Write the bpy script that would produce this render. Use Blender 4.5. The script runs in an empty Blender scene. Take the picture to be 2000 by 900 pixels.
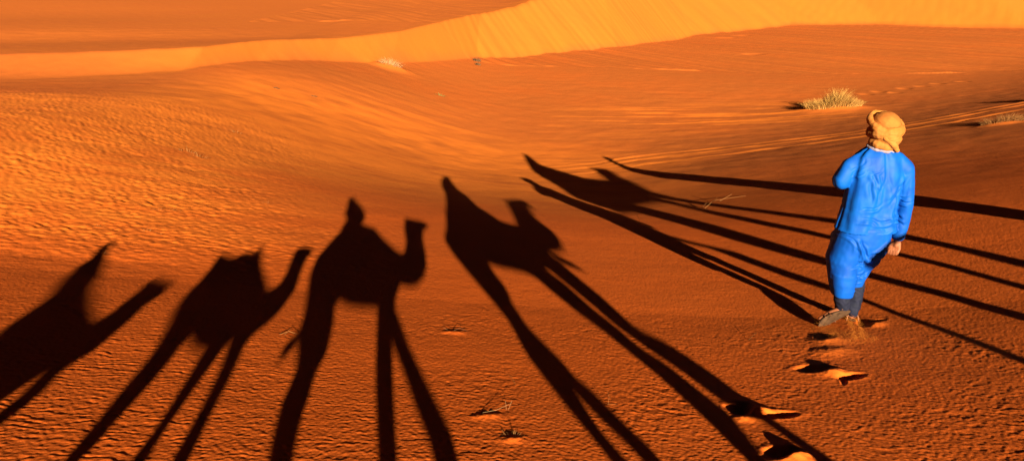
import bpy, bmesh, math, random
import numpy as np
from mathutils import Vector, Matrix, geometry
EXPOSURE = 2.0
SUN_E = 5.0; SUN_COL = (1.0, .78, .55)
SKY_STR = .05; SKY_AIR = .01; SKY_DUST = .0
LUMP = .46; RIP = .72
SAND = [(.60, .118, .012), (.40, .105, .017), (.70, .190, .021), (.43, .128, .014)]  # lightness of each region's sand offsets how steeply the sun strikes it

random.seed(7); rng = np.random.default_rng(7)
S = bpy.context.scene
COL = S.collection
R = math.radians
# ---------------------------------------------------------------- render, camera, light
S.render.engine = 'CYCLES'
S.render.resolution_x, S.render.resolution_y = 1024, 460
S.view_settings.view_transform = 'Standard'; S.view_settings.look = 'None'
S.view_settings.gamma = 1; S.view_settings.use_curve_mapping = False
S.view_settings.exposure = EXPOSURE
cam = bpy.data.cameras.new('camera'); camo = bpy.data.objects.new('camera', cam); COL.objects.link(camo)
cam.sensor_width = 36; cam.lens = 36 * 1500 / 2000; cam.clip_start = .05; cam.clip_end = 3000
camo.location = (0, 0, 2.9); camo.rotation_euler = (R(90 - 19), 0, 0)
S.camera = camo
AZ, EL = -0.153, R(16.6)                       # the light travels towards (AZ, 1), EL above the horizon
w = bpy.data.worlds.new('World'); S.world = w; w.use_nodes = True
nt = w.node_tree; bg = nt.nodes['Background']
sky = nt.nodes.new('ShaderNodeTexSky'); sky.sky_type = 'NISHITA'; sky.sun_disc = False
sky.sun_elevation = EL
a_sun = math.atan2(-AZ, -1)                    # compass angle of the sun itself, from +Y towards +X
sky.sun_rotation = a_sun
sky.air_density = SKY_AIR; sky.dust_density = SKY_DUST; sky.ozone_density = 3.0; sky.altitude = 1500
nt.links.new(sky.outputs[0], bg.inputs[0]); bg.inputs[1].default_value = SKY_STR
sl = bpy.data.lights.new('sun', 'SUN'); sl.energy = SUN_E; sl.angle = R(.42); sl.color = SUN_COL
so = bpy.data.objects.new('sun', sl); COL.objects.link(so)
n_ = math.hypot(AZ, 1)
LIGHT = Vector((AZ / n_ * math.cos(EL), 1 / n_ * math.cos(EL), -math.sin(EL)))
so.rotation_euler = LIGHT.to_track_quat('-Z', 'Y').to_euler(); so.location = (0, -20, 20)

# ---------------------------------------------------------------- helpers
def tag(o, label=None, cat=None, group=None, kind=None):
    for k, v in (('label', label), ('category', cat), ('group', group), ('kind', kind)):
        if v: o[k] = v
    return o
def empty(name, loc, label, cat, group=None, rz=0):
    o = bpy.data.objects.new(name, None); COL.objects.link(o); o.location = loc; o.rotation_euler = (0, 0, rz)
    o.empty_display_size = .2
    return tag(o, label, cat, group)
def mesh_obj(name, V, Fc, mat, parent=None, smooth=True, loc=None):
    me = bpy.data.meshes.new(name); me.from_pydata([tuple(map(float, v)) for v in V], [], [tuple(map(int, q)) for q in Fc])
    me.update()
    if smooth: me.polygons.foreach_set('use_smooth', [True] * len(me.polygons))
    if mat: me.materials.append(mat)
    o = bpy.data.objects.new(name, me); COL.objects.link(o)
    if parent: o.parent = parent
    if loc is not None: o.location = loc
    return o
_ico = None
def ico():
    global _ico
    if _ico is None:
        b = bmesh.new(); bmesh.ops.create_icosphere(b, subdivisions=3, radius=1)
        _ico = (np.array([v.co[:] for v in b.verts]), [[v.index for v in f.verts] for f in b.faces]); b.free()
    return _ico
class Blob:
    """collects tapered limbs and ellipsoids and fuses them into one continuous surface"""
    def __init__(s): s.V = []; s.F = []; s.n = 0
    def add(s, V, Fc):
        s.V += list(V); s.F += [[i + s.n for i in f] for f in Fc]; s.n += len(V)
    def limb(s, p0, p1, r0, r1, flat=(1, 1, 1)):
        V, Fc = ico(); p0 = np.array(p0, float); p1 = np.array(p1, float); a = p1 - p0; L = np.linalg.norm(a) + 1e-9
        side = (V @ (a / L) > 0)[:, None]
        s.add(np.where(side, p1 + V * r1 * np.array(flat), p0 + V * r0 * np.array(flat)), Fc); return s
    def chain(s, pts, rs, flat=(1, 1, 1)):
        for i in range(len(pts) - 1): s.limb(pts[i], pts[i + 1], rs[i], rs[i + 1], flat)
        return s
    def ball(s, c, r, rot=None):
        V, Fc = ico(); W = V * np.array(r)
        if rot is not None: W = W @ np.array(Matrix(rot)).T[:3, :3] if not isinstance(rot, np.ndarray) else W @ rot.T
        s.add(W + np.array(c), Fc); return s
    def loft(s, rings, n=40):
        """rings: (cx, cy, z, rx, ry)"""
        V = []; Fc = []
        for cx, cy, z, rx, ry in rings:
            for k in range(n):
                a = 2 * math.pi * k / n; c, si = math.cos(a), math.sin(a)
                e = .8
                V.append((cx + rx * math.copysign(abs(c) ** e, c), cy + ry * math.copysign(abs(si) ** e, si), z))
        m = len(rings)
        for i in range(m - 1):
            for k in range(n):
                Fc.append([i * n + k, i * n + (k + 1) % n, (i + 1) * n + (k + 1) % n, (i + 1) * n + k])
        Fc.append(list(range(n))[::-1]); Fc.append([(m - 1) * n + k for k in range(n)])
        s.add(V, Fc); return s
    def build(s, name, mat, parent, voxel=.01, smooth=6, disp=None):
        me = bpy.data.meshes.new('tmp'); me.from_pydata([tuple(map(float, v)) for v in s.V], [], s.F)
        t = bpy.data.objects.new('tmp', me); COL.objects.link(t)
        m = t.modifiers.new('r', 'REMESH'); m.mode = 'VOXEL'; m.voxel_size = voxel
        m2 = t.modifiers.new('s', 'SMOOTH'); m2.factor = .5; m2.iterations = smooth
        dg = bpy.context.evaluated_depsgraph_get(); dg.update()
        out = bpy.data.meshes.new_from_object(t.evaluated_get(dg))
        bpy.data.objects.remove(t); bpy.data.meshes.remove(me)
        if disp is not None:
            nv = len(out.vertices); co = np.empty(nv * 3); out.vertices.foreach_get('co', co); co = co.reshape(-1, 3)
            no = np.empty(nv * 3); out.vertex_normals.foreach_get('vector', no); no = no.reshape(-1, 3)
            co = co + no * disp(co, no)[:, None]; out.vertices.foreach_set('co', co.ravel()); out.update()
        out.polygons.foreach_set('use_smooth', [True] * len(out.polygons))
        out.name = name; out.materials.clear(); out.materials.append(mat)
        o = bpy.data.objects.new(name, out); COL.objects.link(o); o.parent = parent
        return o
# numpy gradient noise
_perm = np.random.default_rng(3).permutation(4096)
_gr = np.random.default_rng(4).uniform(0, 2 * np.pi, 4096); _gx, _gy = np.cos(_gr), np.sin(_gr)
def noise(x, y, seed=0):
    xi = np.floor(x).astype(np.int64); yi = np.floor(y).astype(np.int64); fx = x - xi; fy = y - yi
    u = fx * fx * fx * (fx * (fx * 6 - 15) + 10); v = fy * fy * fy * (fy * (fy * 6 - 15) + 10)
    def g(i, j, dx, dy):
        h = _perm[(_perm[(i + seed * 37) & 4095] + j) & 4095]
        return _gx[h] * dx + _gy[h] * dy
    a = g(xi, yi, fx, fy); b = g(xi + 1, yi, fx - 1, fy); c = g(xi, yi + 1, fx, fy - 1); d = g(xi + 1, yi + 1, fx - 1, fy - 1)
    return ((a + (b - a) * u) + ((c + (d - c) * u) - (a + (b - a) * u)) * v) * 1.5
def fbm(x, y, o=3, seed=0):
    t = 0; a = 1
    for i in range(o): t = t + a * noise(x * 2 ** i, y * 2 ** i, seed + i * 5); a *= .5
    return t
# ---------------------------------------------------------------- materials
def principled(name, col, rough=.8, spec=.3):
    m = bpy.data.materials.new(name); m.use_nodes = True; b = m.node_tree.nodes['Principled BSDF']
    b.inputs['Base Color'].default_value = (*col, 1); b.inputs['Roughness'].default_value = rough
    b.inputs['Specular IOR Level'].default_value = spec
    return m, m.node_tree, b
def mottled(name, c1, c2, scale, rough=.8, spec=.2, bump=0, bscale=200, sheen=0):
    m, t, b = principled(name, c1, rough, spec)
    tc = t.nodes.new('ShaderNodeTexCoord'); nz = t.nodes.new('ShaderNodeTexNoise'); nz.inputs['Scale'].default_value = scale
    nz.inputs['Detail'].default_value = 5
    mx = t.nodes.new('ShaderNodeMix'); mx.data_type = 'RGBA'; mx.inputs[6].default_value = (*c1, 1); mx.inputs[7].default_value = (*c2, 1)
    cr = t.nodes.new('ShaderNodeMapRange'); cr.inputs[1].default_value = .35; cr.inputs[2].default_value = .65
    t.links.new(tc.outputs['Object'], nz.inputs['Vector']); t.links.new(nz.outputs[0], cr.inputs[0])
    t.links.new(cr.outputs[0], mx.inputs[0]); t.links.new(mx.outputs[2], b.inputs['Base Color'])
    if bump:
        n2 = t.nodes.new('ShaderNodeTexNoise'); n2.inputs['Scale'].default_value = bscale; n2.inputs['Detail'].default_value = 3
        bp = t.nodes.new('ShaderNodeBump'); bp.inputs['Strength'].default_value = bump; bp.inputs['Distance'].default_value = .004
        t.links.new(tc.outputs['Object'], n2.inputs['Vector']); t.links.new(n2.outputs[0], bp.inputs['Height'])
        t.links.new(bp.outputs[0], b.inputs['Normal'])
    if sheen:
        b.inputs['Sheen Weight'].default_value = sheen
    return m
M_BLUE = mottled('blue_cloth', (.0, .055, .32), (.0, .078, .39), 9, .62, .18, .15, 130)
M_BLUE2 = mottled('blue_trouser_cloth', (.0, .050, .31), (.0, .068, .38), 9, .62, .18, .15, 130)
M_NAVY = mottled('navy_cloth', (.005, .008, .020), (.009, .012, .030), 20, .8, .2, .4, 220)
M_TURB = mottled('turban_cloth', (.28, .105, .018), (.33, .135, .03), 16, .85, .1, .5, 160)
M_CROWN = mottled('crown_cloth', (.27, .090, .018), (.31, .115, .022), 16, .85, .1, .3, 160)
M_WHITE = mottled('white_cloth', (.15, .14, .19), (.20, .19, .24), 30, .8, .2)
M_SKIN = mottled('skin', (.19, .065, .025), (.24, .085, .035), 30, .55, .4, .2, 300)
M_SOLE = mottled('sandal_sole', (.04, .022, .012), (.065, .038, .02), 25, .9, .1, .5, 90)
M_STRAP = mottled('sandal_strap', (.16, .07, .03), (.11, .05, .025), 40, .6, .3)
M_CAMEL = mottled('camel_hair', (.13, .075, .04), (.18, .11, .06), 6, .95, .1, .6, 60)
M_ROBE = mottled('robe_cloth', (.02, .04, .14), (.03, .05, .18), 6, .9, .1, .3, 80)
M_RUG = mottled('saddle_rug', (.35, .05, .04), (.12, .05, .12), 12, .95, .1, .5, 120)
M_GRASS = mottled('straw_grass', (.36, .20, .05), (.27, .155, .035), 3, .8, .2)
M_DRY = mottled('dry_straw', (.20, .095, .025), (.15, .065, .018), 6, .8, .2)
M_PALE = mottled('bleached_twigs', (.32, .20, .09), (.26, .15, .06), 6, .8, .2)
M_TWIG = mottled('dark_twigs', (.07, .04, .02), (.12, .07, .03), 9, .9, .1)
M_GREEN = mottled('dull_green_leaves', (.10, .11, .03), (.16, .14, .04), 9, .9, .1)
# ---------------------------------------------------------------- terrain (metres; camera stands over the origin, z=0 is 2.9 m below it)
def sm(a, b, x):
    t = np.clip((x - a) / (b - a), 0, 1)
    return t * t * (3 - 2 * t)
TOE_X = [-400, -60, -30, -18, -13.3, -12, -10, -7.5, -2.8, 3.5, 10.5, 24, 46, 62, 80, 400]
TOE_Y = [20, 23, 25.5, 27.6, 31, 36.4, 42.4, 48.3, 61.6, 70, 79, 105, 131, 134, 122, 90]
CRH_X = [-400, -30, -18, -13.3, -10, -7.5, -3, 3, 9, 16, 400]
CRH_H = [0.5, 0.6, 0.7, 0.8, 1.2, 1.7, 3.1, 4.8, 8.0, 11.0, 16.0]
def macro(x, y):
    q = x - 2.49
    lat = -.087 * np.maximum(x, -9 + (x + 9) * .25) + .225 * .5 * (q + np.sqrt(q * q + 1.5))
    pl = .121 - .184 * (y - 5.77) + lat + .045 - .235 * sm(10, 19, y) + .029 * np.clip(6 - y, 0, 9)
    pl = pl - .7 * (1 - sm(-.3, 2.4, y))
    pl = pl + 2.1 * sm(-.3, -10.5, x) * (1 - np.exp(-np.clip(y - 6.5, 0, 99) / 12.)) * (1 - .35 * sm(19, 34, y))        # flatter shelf on the left
    # valley floor with slow undulations
    v = -4.45 + 3.4 * sm(1, -13, x) * (1 - .25 * sm(30, 48, y)) + .05 * np.sin(.11 * x + .21 * y + 1.0) * sm(26, 40, y)
    v = v - .022 * np.clip(y - 38, 0, 90) * sm(0, 22, x)
    k = 1.5
    h = np.clip(.5 + .5 * (pl - v) / k, 0, 1)
    z = v * (1 - h) + pl * h + k * h * (1 - h)
    # dune beyond the valley
    ty = np.interp(x, TOE_X, TOE_Y)
    H = np.interp(x, CRH_X, CRH_H)
    t = (y - ty) * .93
    w = np.maximum(H, .6) / np.interp(x, [-18, -9], [.17, .40])
    r = np.clip(t / w, 0, 1)
    r = r ** np.interp(x, [-14, -5], [1.5, 1.0])
    prof = np.where(r < .8, r, .8 + .2 * np.sin((r - .8) / .2 * np.pi / 2) * .64)   # rounded crest
    z = z + H * prof
    # plain behind the crest climbs slowly, with a low swell on the left
    b = np.clip(t - w, 0, 600)
    z = z + b * .0015 + .35 * np.exp(-((x + 32) / 14) ** 2) * sm(12, 20, b) * (1 - sm(22, 45, b)) + .5 * sm(30, 70, b)
    return z
# side outlines of the animals and riders, in metres: (distance behind the camera line, [(along heading, height), ...])
TR = {
    'camel1': (-0.7, [(-2.457, 2.384), (-2.5, 2.433), (-2.548, 2.479), (-2.679, 2.55), (-2.758, 2.607), (-2.572, 2.556), (-2.321, 2.475), (-2.062, 2.379), (-2, 2.368), (-2.027, 2.421), (-2.042, 2.452), (-2.089, 2.501), (-2.077, 2.516), (-1.989, 2.496), (-1.923, 2.484), (-1.873, 2.453), (-1.864, 2.431), (-1.878, 2.406), (-1.848, 2.367), (-1.832, 2.329), (-1.815, 2.294), (-1.81, 2.267), (-1.839, 2.256), (-1.838, 2.245), (-1.805, 2.216), (-1.787, 2.192), (-1.786, 2.174), (-1.787, 2.162), (-1.77, 2.132), 'F', (-1.853, 2.153), (-1.856, 2.185), (-1.855, 2.197), (-1.89, 2.227), (-1.915, 2.244), (-1.917, 2.23), (-1.919, 2.205), (-1.906, 2.175), 'F', (-2.06, 2.209), (-2.164, 2.237), (-2.269, 2.278), (-2.377, 2.329)]),
    'rider1': (-0.7, [(-2.647, 2.541), (-2.679, 2.55), (-2.787, 2.62), (-2.796, 2.654), (-2.81, 2.689), (-2.85, 2.739), (-2.877, 2.783), (-2.857, 2.817), (-2.775, 2.733), (-2.69, 2.663), (-2.568, 2.591), (-2.494, 2.549), (-2.467, 2.532), (-2.364, 2.488), (-2.19, 2.421), (-2.308, 2.432)]),
    'camel2': (-0.7, [(-1.383, 2.079), 'F0', (-1.399, 2.111), (-1.424, 2.144), (-1.454, 2.196), (-1.487, 2.239), (-1.549, 2.295), (-1.635, 2.355), (-1.694, 2.415), (-1.721, 2.486), (-1.754, 2.582), (-1.684, 2.586), (-1.59, 2.572), (-1.508, 2.601), (-1.427, 2.584), (-1.342, 2.536), (-1.247, 2.464), (-1.145, 2.391), (-1.097, 2.379), (-1.059, 2.399), (-1.063, 2.458), (-1.09, 2.532), (-1.109, 2.591), (-1.094, 2.629), (-1.034, 2.632), (-0.969, 2.623), (-0.93, 2.584), (-0.961, 2.546), (-0.948, 2.466), (-0.913, 2.364), (-0.922, 2.318), (-0.93, 2.282), (-0.959, 2.253), (-0.998, 2.233), (-1.014, 2.215), (-1.003, 2.193), (-0.977, 2.151), (-0.962, 2.119), (-0.947, 2.086), (-0.936, 2.065), (-0.917, 2.026), 'F', (-0.976, 2.033), (-0.988, 2.062), (-1.006, 2.102), (-1.05, 2.161), (-1.091, 2.203), (-1.122, 2.228), (-1.12, 2.206), (-1.117, 2.166), (-1.106, 2.128), (-1.099, 2.089), (-1.089, 2.059), (-1.074, 2.044), 'F', (-1.132, 2.05), (-1.133, 2.067), (-1.137, 2.089), (-1.159, 2.126), (-1.187, 2.169), (-1.211, 2.204), (-1.219, 2.214), (-1.271, 2.224), (-1.33, 2.242), (-1.388, 2.265), (-1.379, 2.25), (-1.358, 2.213), (-1.344, 2.175), (-1.338, 2.146), (-1.337, 2.121), (-1.326, 2.096), (-1.328, 2.079), (-1.336, 2.073), 'F']),
    'saddle2': (-0.7, [(-1.741, 2.571), (-1.773, 2.621), (-1.782, 2.644), (-1.741, 2.63), (-1.696, 2.615), (-1.615, 2.595), (-1.59, 2.614), (-1.536, 2.628), (-1.467, 2.616), (-1.465, 2.646), (-1.478, 2.7), (-1.434, 2.632), (-1.348, 2.546), (-1.37, 2.522), (-1.527, 2.519)]),
    'camel3': (-0.9, [(-0.591, 2.049), 'F0', (-0.612, 2.077), (-0.639, 2.119), (-0.633, 2.142), (-0.632, 2.173), (-0.661, 2.207), (-0.706, 2.246), (-0.721, 2.28), (-0.744, 2.328), (-0.81, 2.414), (-0.852, 2.499), (-0.858, 2.597), (-0.808, 2.69), (-0.74, 2.795), (-0.602, 2.849), (-0.345, 2.814), (-0.218, 2.698), (-0.102, 2.61), (-0.018, 2.559), (0.033, 2.567), (0.06, 2.649), (0.047, 2.77), (0.067, 2.9), (0.174, 2.874), (0.287, 2.848), (0.383, 2.798), (0.326, 2.756), (0.286, 2.737), (0.259, 2.662), (0.257, 2.53), (0.241, 2.446), (0.199, 2.394), (0.125, 2.356), (0.054, 2.354), (-0.029, 2.369), (-0.071, 2.321), (-0.083, 2.276), (-0.048, 2.231), (0.01, 2.159), (0.075, 2.094), (0.139, 2.036), (0.183, 1.998), (0.195, 1.965), (0.197, 1.962), 'F', (0.103, 1.972), (0.087, 1.997), (0.039, 2.042), (-0.018, 2.104), (-0.081, 2.168), (-0.099, 2.189), (-0.095, 2.123), (-0.087, 2.069), (-0.078, 2.026), (-0.069, 1.991), 'F', (-0.139, 1.999), (-0.153, 2.034), (-0.17, 2.078), (-0.186, 2.133), (-0.196, 2.204), (-0.212, 2.288), (-0.269, 2.297), (-0.34, 2.304), (-0.442, 2.321), (-0.525, 2.345), (-0.553, 2.336), (-0.521, 2.278), (-0.505, 2.226), (-0.504, 2.191), (-0.53, 2.157), (-0.525, 2.121), (-0.528, 2.095), (-0.519, 2.064), (-0.502, 2.039), 'F']),
    'tail3': (-0.9, [(-0.704, 2.261), (-0.745, 2.256), (-0.76, 2.24), (-0.769, 2.225), (-0.763, 2.205), (-0.742, 2.207), (-0.723, 2.222), (-0.71, 2.235), (-0.676, 2.24)]),
    'rider3': (-0.9, [(-0.722, 2.755), (-0.73, 2.869), (-0.699, 2.913), (-0.761, 3.012), (-0.759, 3.075), (-0.795, 3.218), (-0.771, 3.27), (-0.674, 3.187), (-0.569, 3.086), (-0.495, 2.996), (-0.483, 2.917), (-0.516, 2.871), (-0.357, 2.81), (-0.236, 2.7), (-0.326, 2.565), (-0.638, 2.59)]),
    'camel4': (-1.0, [(0.538, 2.648), (0.566, 2.715), (0.651, 2.804), (0.853, 2.935), (1.092, 3.023), (1.326, 3.037), (1.402, 2.981), (1.459, 2.884), (1.507, 2.799), (1.644, 2.746), (1.719, 2.747), (1.818, 2.827), (1.958, 2.951), (2.139, 3.096), (2.396, 3.107), (2.583, 3.076), (2.477, 2.959), (2.343, 2.93), (2.165, 2.806), (2.144, 2.714), (2.144, 2.631), (2.101, 2.558), (1.995, 2.48), (1.908, 2.464), (1.794, 2.472), (1.731, 2.44), (1.757, 2.367), (1.777, 2.29), (1.804, 2.184), (1.803, 2.094), (1.777, 2.066), (1.886, 2.015), (1.925, 1.965), (1.944, 1.921), (1.922, 1.892), (1.941, 1.868), (1.964, 1.833), (1.978, 1.814), 'F', (1.894, 1.821), (1.905, 1.849), (1.893, 1.869), (1.798, 1.903), (1.784, 1.922), (1.763, 1.966), (1.711, 2.015), (1.668, 2.082), (1.662, 2.131), (1.623, 2.223), (1.567, 2.344), (1.549, 2.362), (1.509, 2.355), (1.568, 2.265), (1.6, 2.158), (1.63, 2.087), (1.633, 2.033), (1.694, 1.982), (1.709, 1.934), (1.723, 1.894), (1.689, 1.872), (1.635, 1.844), 'F', (1.565, 1.851), (1.567, 1.865), (1.573, 1.885), (1.577, 1.926), (1.571, 1.974), (1.538, 2.03), (1.508, 2.086), (1.449, 2.15), (1.383, 2.243), (1.334, 2.325), (1.256, 2.365), (1.148, 2.39), (1.031, 2.416), (0.925, 2.448), (0.912, 2.386), (0.94, 2.317), (0.937, 2.256), (0.908, 2.226), (0.914, 2.208), (0.914, 2.146), (0.952, 2.101), (0.994, 2.051), (1, 2.023), (1.04, 1.997), (1.063, 1.97), (1.093, 1.935), (1.125, 1.906), (1.124, 1.894), 'F', (1.058, 1.9), (1.039, 1.924), (1, 1.955), (0.97, 1.984), (0.947, 2.007), (0.934, 1.981), (0.931, 1.952), (0.946, 1.928), (0.963, 1.91), 'F', (0.905, 1.916), (0.89, 1.941), (0.871, 1.966), (0.85, 1.994), (0.837, 2.018), (0.818, 2.047), (0.795, 2.091), (0.803, 2.147), (0.809, 2.171), (0.782, 2.227), (0.717, 2.322), (0.651, 2.423), (0.588, 2.526)]),
    'rider4': (-1.0, [(0.621, 2.777), (0.656, 2.84), (0.715, 2.966), (0.806, 3.073), (0.951, 3.305), (0.983, 3.494), (1.066, 3.682), (1.203, 3.822), (1.335, 3.786), (1.322, 3.631), (1.325, 3.415), (1.393, 3.23), (1.381, 3.081), (1.381, 2.966), (1.103, 2.805), (0.752, 2.712)]),
    'rope4': (-1.0, [(1.78, 2.465), (1.834, 2.428), (1.895, 2.378), (1.944, 2.308), (1.839, 2.346), (1.753, 2.396)]),
    'camel5': (0.0, [(4.745, 3.804), (5.107, 3.817), (5.389, 3.688), (5.537, 3.5), (5.707, 3.363), (5.947, 3.288), (6.165, 3.275), (6.379, 3.457), (6.537, 3.658), (6.559, 3.806), (6.824, 3.739), (7.018, 3.676), (6.74, 3.365), (6.559, 3.125), (6.216, 2.869), (6.177, 2.826), (6.053, 2.646), (6.114, 2.548), (6.166, 2.469), (6.266, 2.38), (6.374, 2.321), (6.298, 2.183), (6.289, 2.102), (6.24, 1.985), 'F', (6.016, 1.939), (6.115, 2.063), (6.09, 2.156), (6.127, 2.278), (6.059, 2.332), (5.948, 2.421), (5.871, 2.529), (5.824, 2.657), (5.861, 2.731), (5.801, 2.682), (5.559, 2.462), (5.564, 2.334), (5.615, 2.224), (5.625, 2.163), (5.597, 2.053), (5.643, 1.959), (5.574, 1.849), 'F', (5.452, 1.824), (5.514, 1.931), (5.485, 2.026), (5.48, 2.127), (5.441, 2.179), (5.35, 2.283), (5.34, 2.414), (5.557, 2.623), (5.297, 2.601), (4.89, 2.566), (4.836, 2.377), (4.839, 2.223), (4.845, 2.086), (4.865, 1.985), (4.841, 1.897), (4.921, 1.803), (4.922, 1.729), 'F', (4.763, 1.704), (4.788, 1.775), (4.69, 1.862), (4.656, 1.935), (4.582, 2.019), (4.495, 2.132), (4.437, 2.285), (4.406, 2.468), (4.062, 2.468), (3.937, 2.42), (3.777, 2.293), (3.812, 2.211), (3.909, 2.15), (4.152, 2.041), (4.172, 1.918), (4.217, 1.829), (4.204, 1.77), (4.171, 1.668), (4.11, 1.606), 'F', (4.016, 1.593), (4.097, 1.657), (4.132, 1.755), (4.096, 1.802), (4.026, 1.857), (4.003, 1.937), (3.964, 2.072), (3.659, 2.186), (3.623, 2.254), (3.74, 2.379), (4.112, 2.516), (4.07, 2.574), (4.075, 2.678), (4.076, 2.814), (4.241, 3.012), (4.34, 3.272), (4.501, 3.535)]),
    'rider5': (0.0, [(4.337, 3.371), (4.43, 3.764), (4.647, 4.187), (4.886, 4.601), (5.022, 4.483), (5.004, 4.26), (4.998, 4.021), (5.166, 3.864), (5.395, 3.641), (4.832, 3.256), (4.524, 3.325)]),
    'guide': (7.5, [(7.764, 2.12), (7.908, 1.993), (7.762, 1.695), (7.769, 1.534), (8.029, 1.276), (8.354, 1.061), (8.67, 0.815), (8.675, 0.662), (8.521, 0.548), (8.363, 0.405), (8.243, 0.321), (8.176, 0.182), 'F', (7.712, 0.084), (7.703, 0.209), (7.671, 0.266), (7.714, 0.393), (7.809, 0.488), (7.948, 0.637), (7.825, 0.807), (7.472, 1.022), (7.453, 1.307), (7.611, 1.707)]),
}
# ---------------------------------------------------------------- fine relief of the sand
PRINTS = [  # x, y, half length, half width, depth, angle
    (2.03, 4.57, .12, .060, .040, .35), (2.20, 4.41, .10, .040, .038, .5), (2.12, 4.33, .07, .02, .02, 1.1),
    (1.28, 3.76, .09, .060, .045, 1.2), (1.45, 3.68, .12, .040, .038, .3), (1.30, 3.17, .10, .05, .038, .6),
    (2.90, 5.74, .10, .05, .022, 1.2), (2.42, 5.36, .10, .05, .028, .9), (3.02, 5.78, .09, .025, .02, .4),
    (21.47, 46.79, 0.32, 0.50, 0.100, 0.1), (22.74, 47.87, 0.32, 0.50, 0.100, 0.1), (23.18, 46.81, 0.32, 0.50, 0.100, 0.1), (24.94, 49.13, 0.32, 0.50, 0.100, 0.1), (26.52, 50.01, 0.32, 0.50, 0.100, 0.1), (28.23, 51.36, 0.32, 0.50, 0.100, 0.1), (30.34, 52.10, 0.32, 0.50, 0.100, 0.1), (30.59, 104.82, 1.10, 0.80, 0.120, 0.1), (23.62, 76.58, 1.10, 0.80, 0.120, 0.1), (27.39, 100.46, 1.10, 0.80, 0.120, 0.1),
]
MOUNDS = [(2.12, 4.48, .11, .055, .030, .5), (1.38, 3.73, .08, .05, .026, .6), (1.28, 3.60, .10, .04, .014, .2), (1.36, 3.12, .09, .05, .028, .3),
    (2.42, 5.25, .16, .10, .018, .6), (2.32, 4.98, .18, .10, .014, .6), (2.98, 5.68, .10, .06, .014, .8),
    (16.6, 39.6, 1.9, 1.3, .30, 0), (15.6, 24.2, .7, .35, .10, 0), (-7.2, 46.4, 1.2, .9, .24, 0),
    (.0, 3.14, .07, .045, .012, .2), (-.12, 3.42, .09, .04, .010, .4), (-.42, 5.0, .1, .05, .010, .2)]
def ell(x, y, cx, cy, a, b, ang):
    c, s = math.cos(ang), math.sin(ang); dx, dy = x - cx, y - cy
    return np.sqrt(((dx * c + dy * s) / a) ** 2 + ((-dx * s + dy * c) / b) ** 2)
def near_idx(x, y, cx, cy, r): return np.nonzero((np.abs(x - cx) < r) & (np.abs(y - cy) < r))[0]
def tracks(x, y):
    """vehicle ruts that run along the foot of the slope"""
    TX = [-40, -12, -7.8, -5.3, -2.7, 0, 4.6, 8.9, 12.8, 16, 22, 30, 60]; TY = [6, 10, 11.8, 13.6, 19.0, 23.4, 26.6, 27.2, 27.2, 28.2, 31, 38, 68]
    yy = np.interp(x, TX, TY)
    for k in (1, 2, 3): pass
    return y - yy
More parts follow.
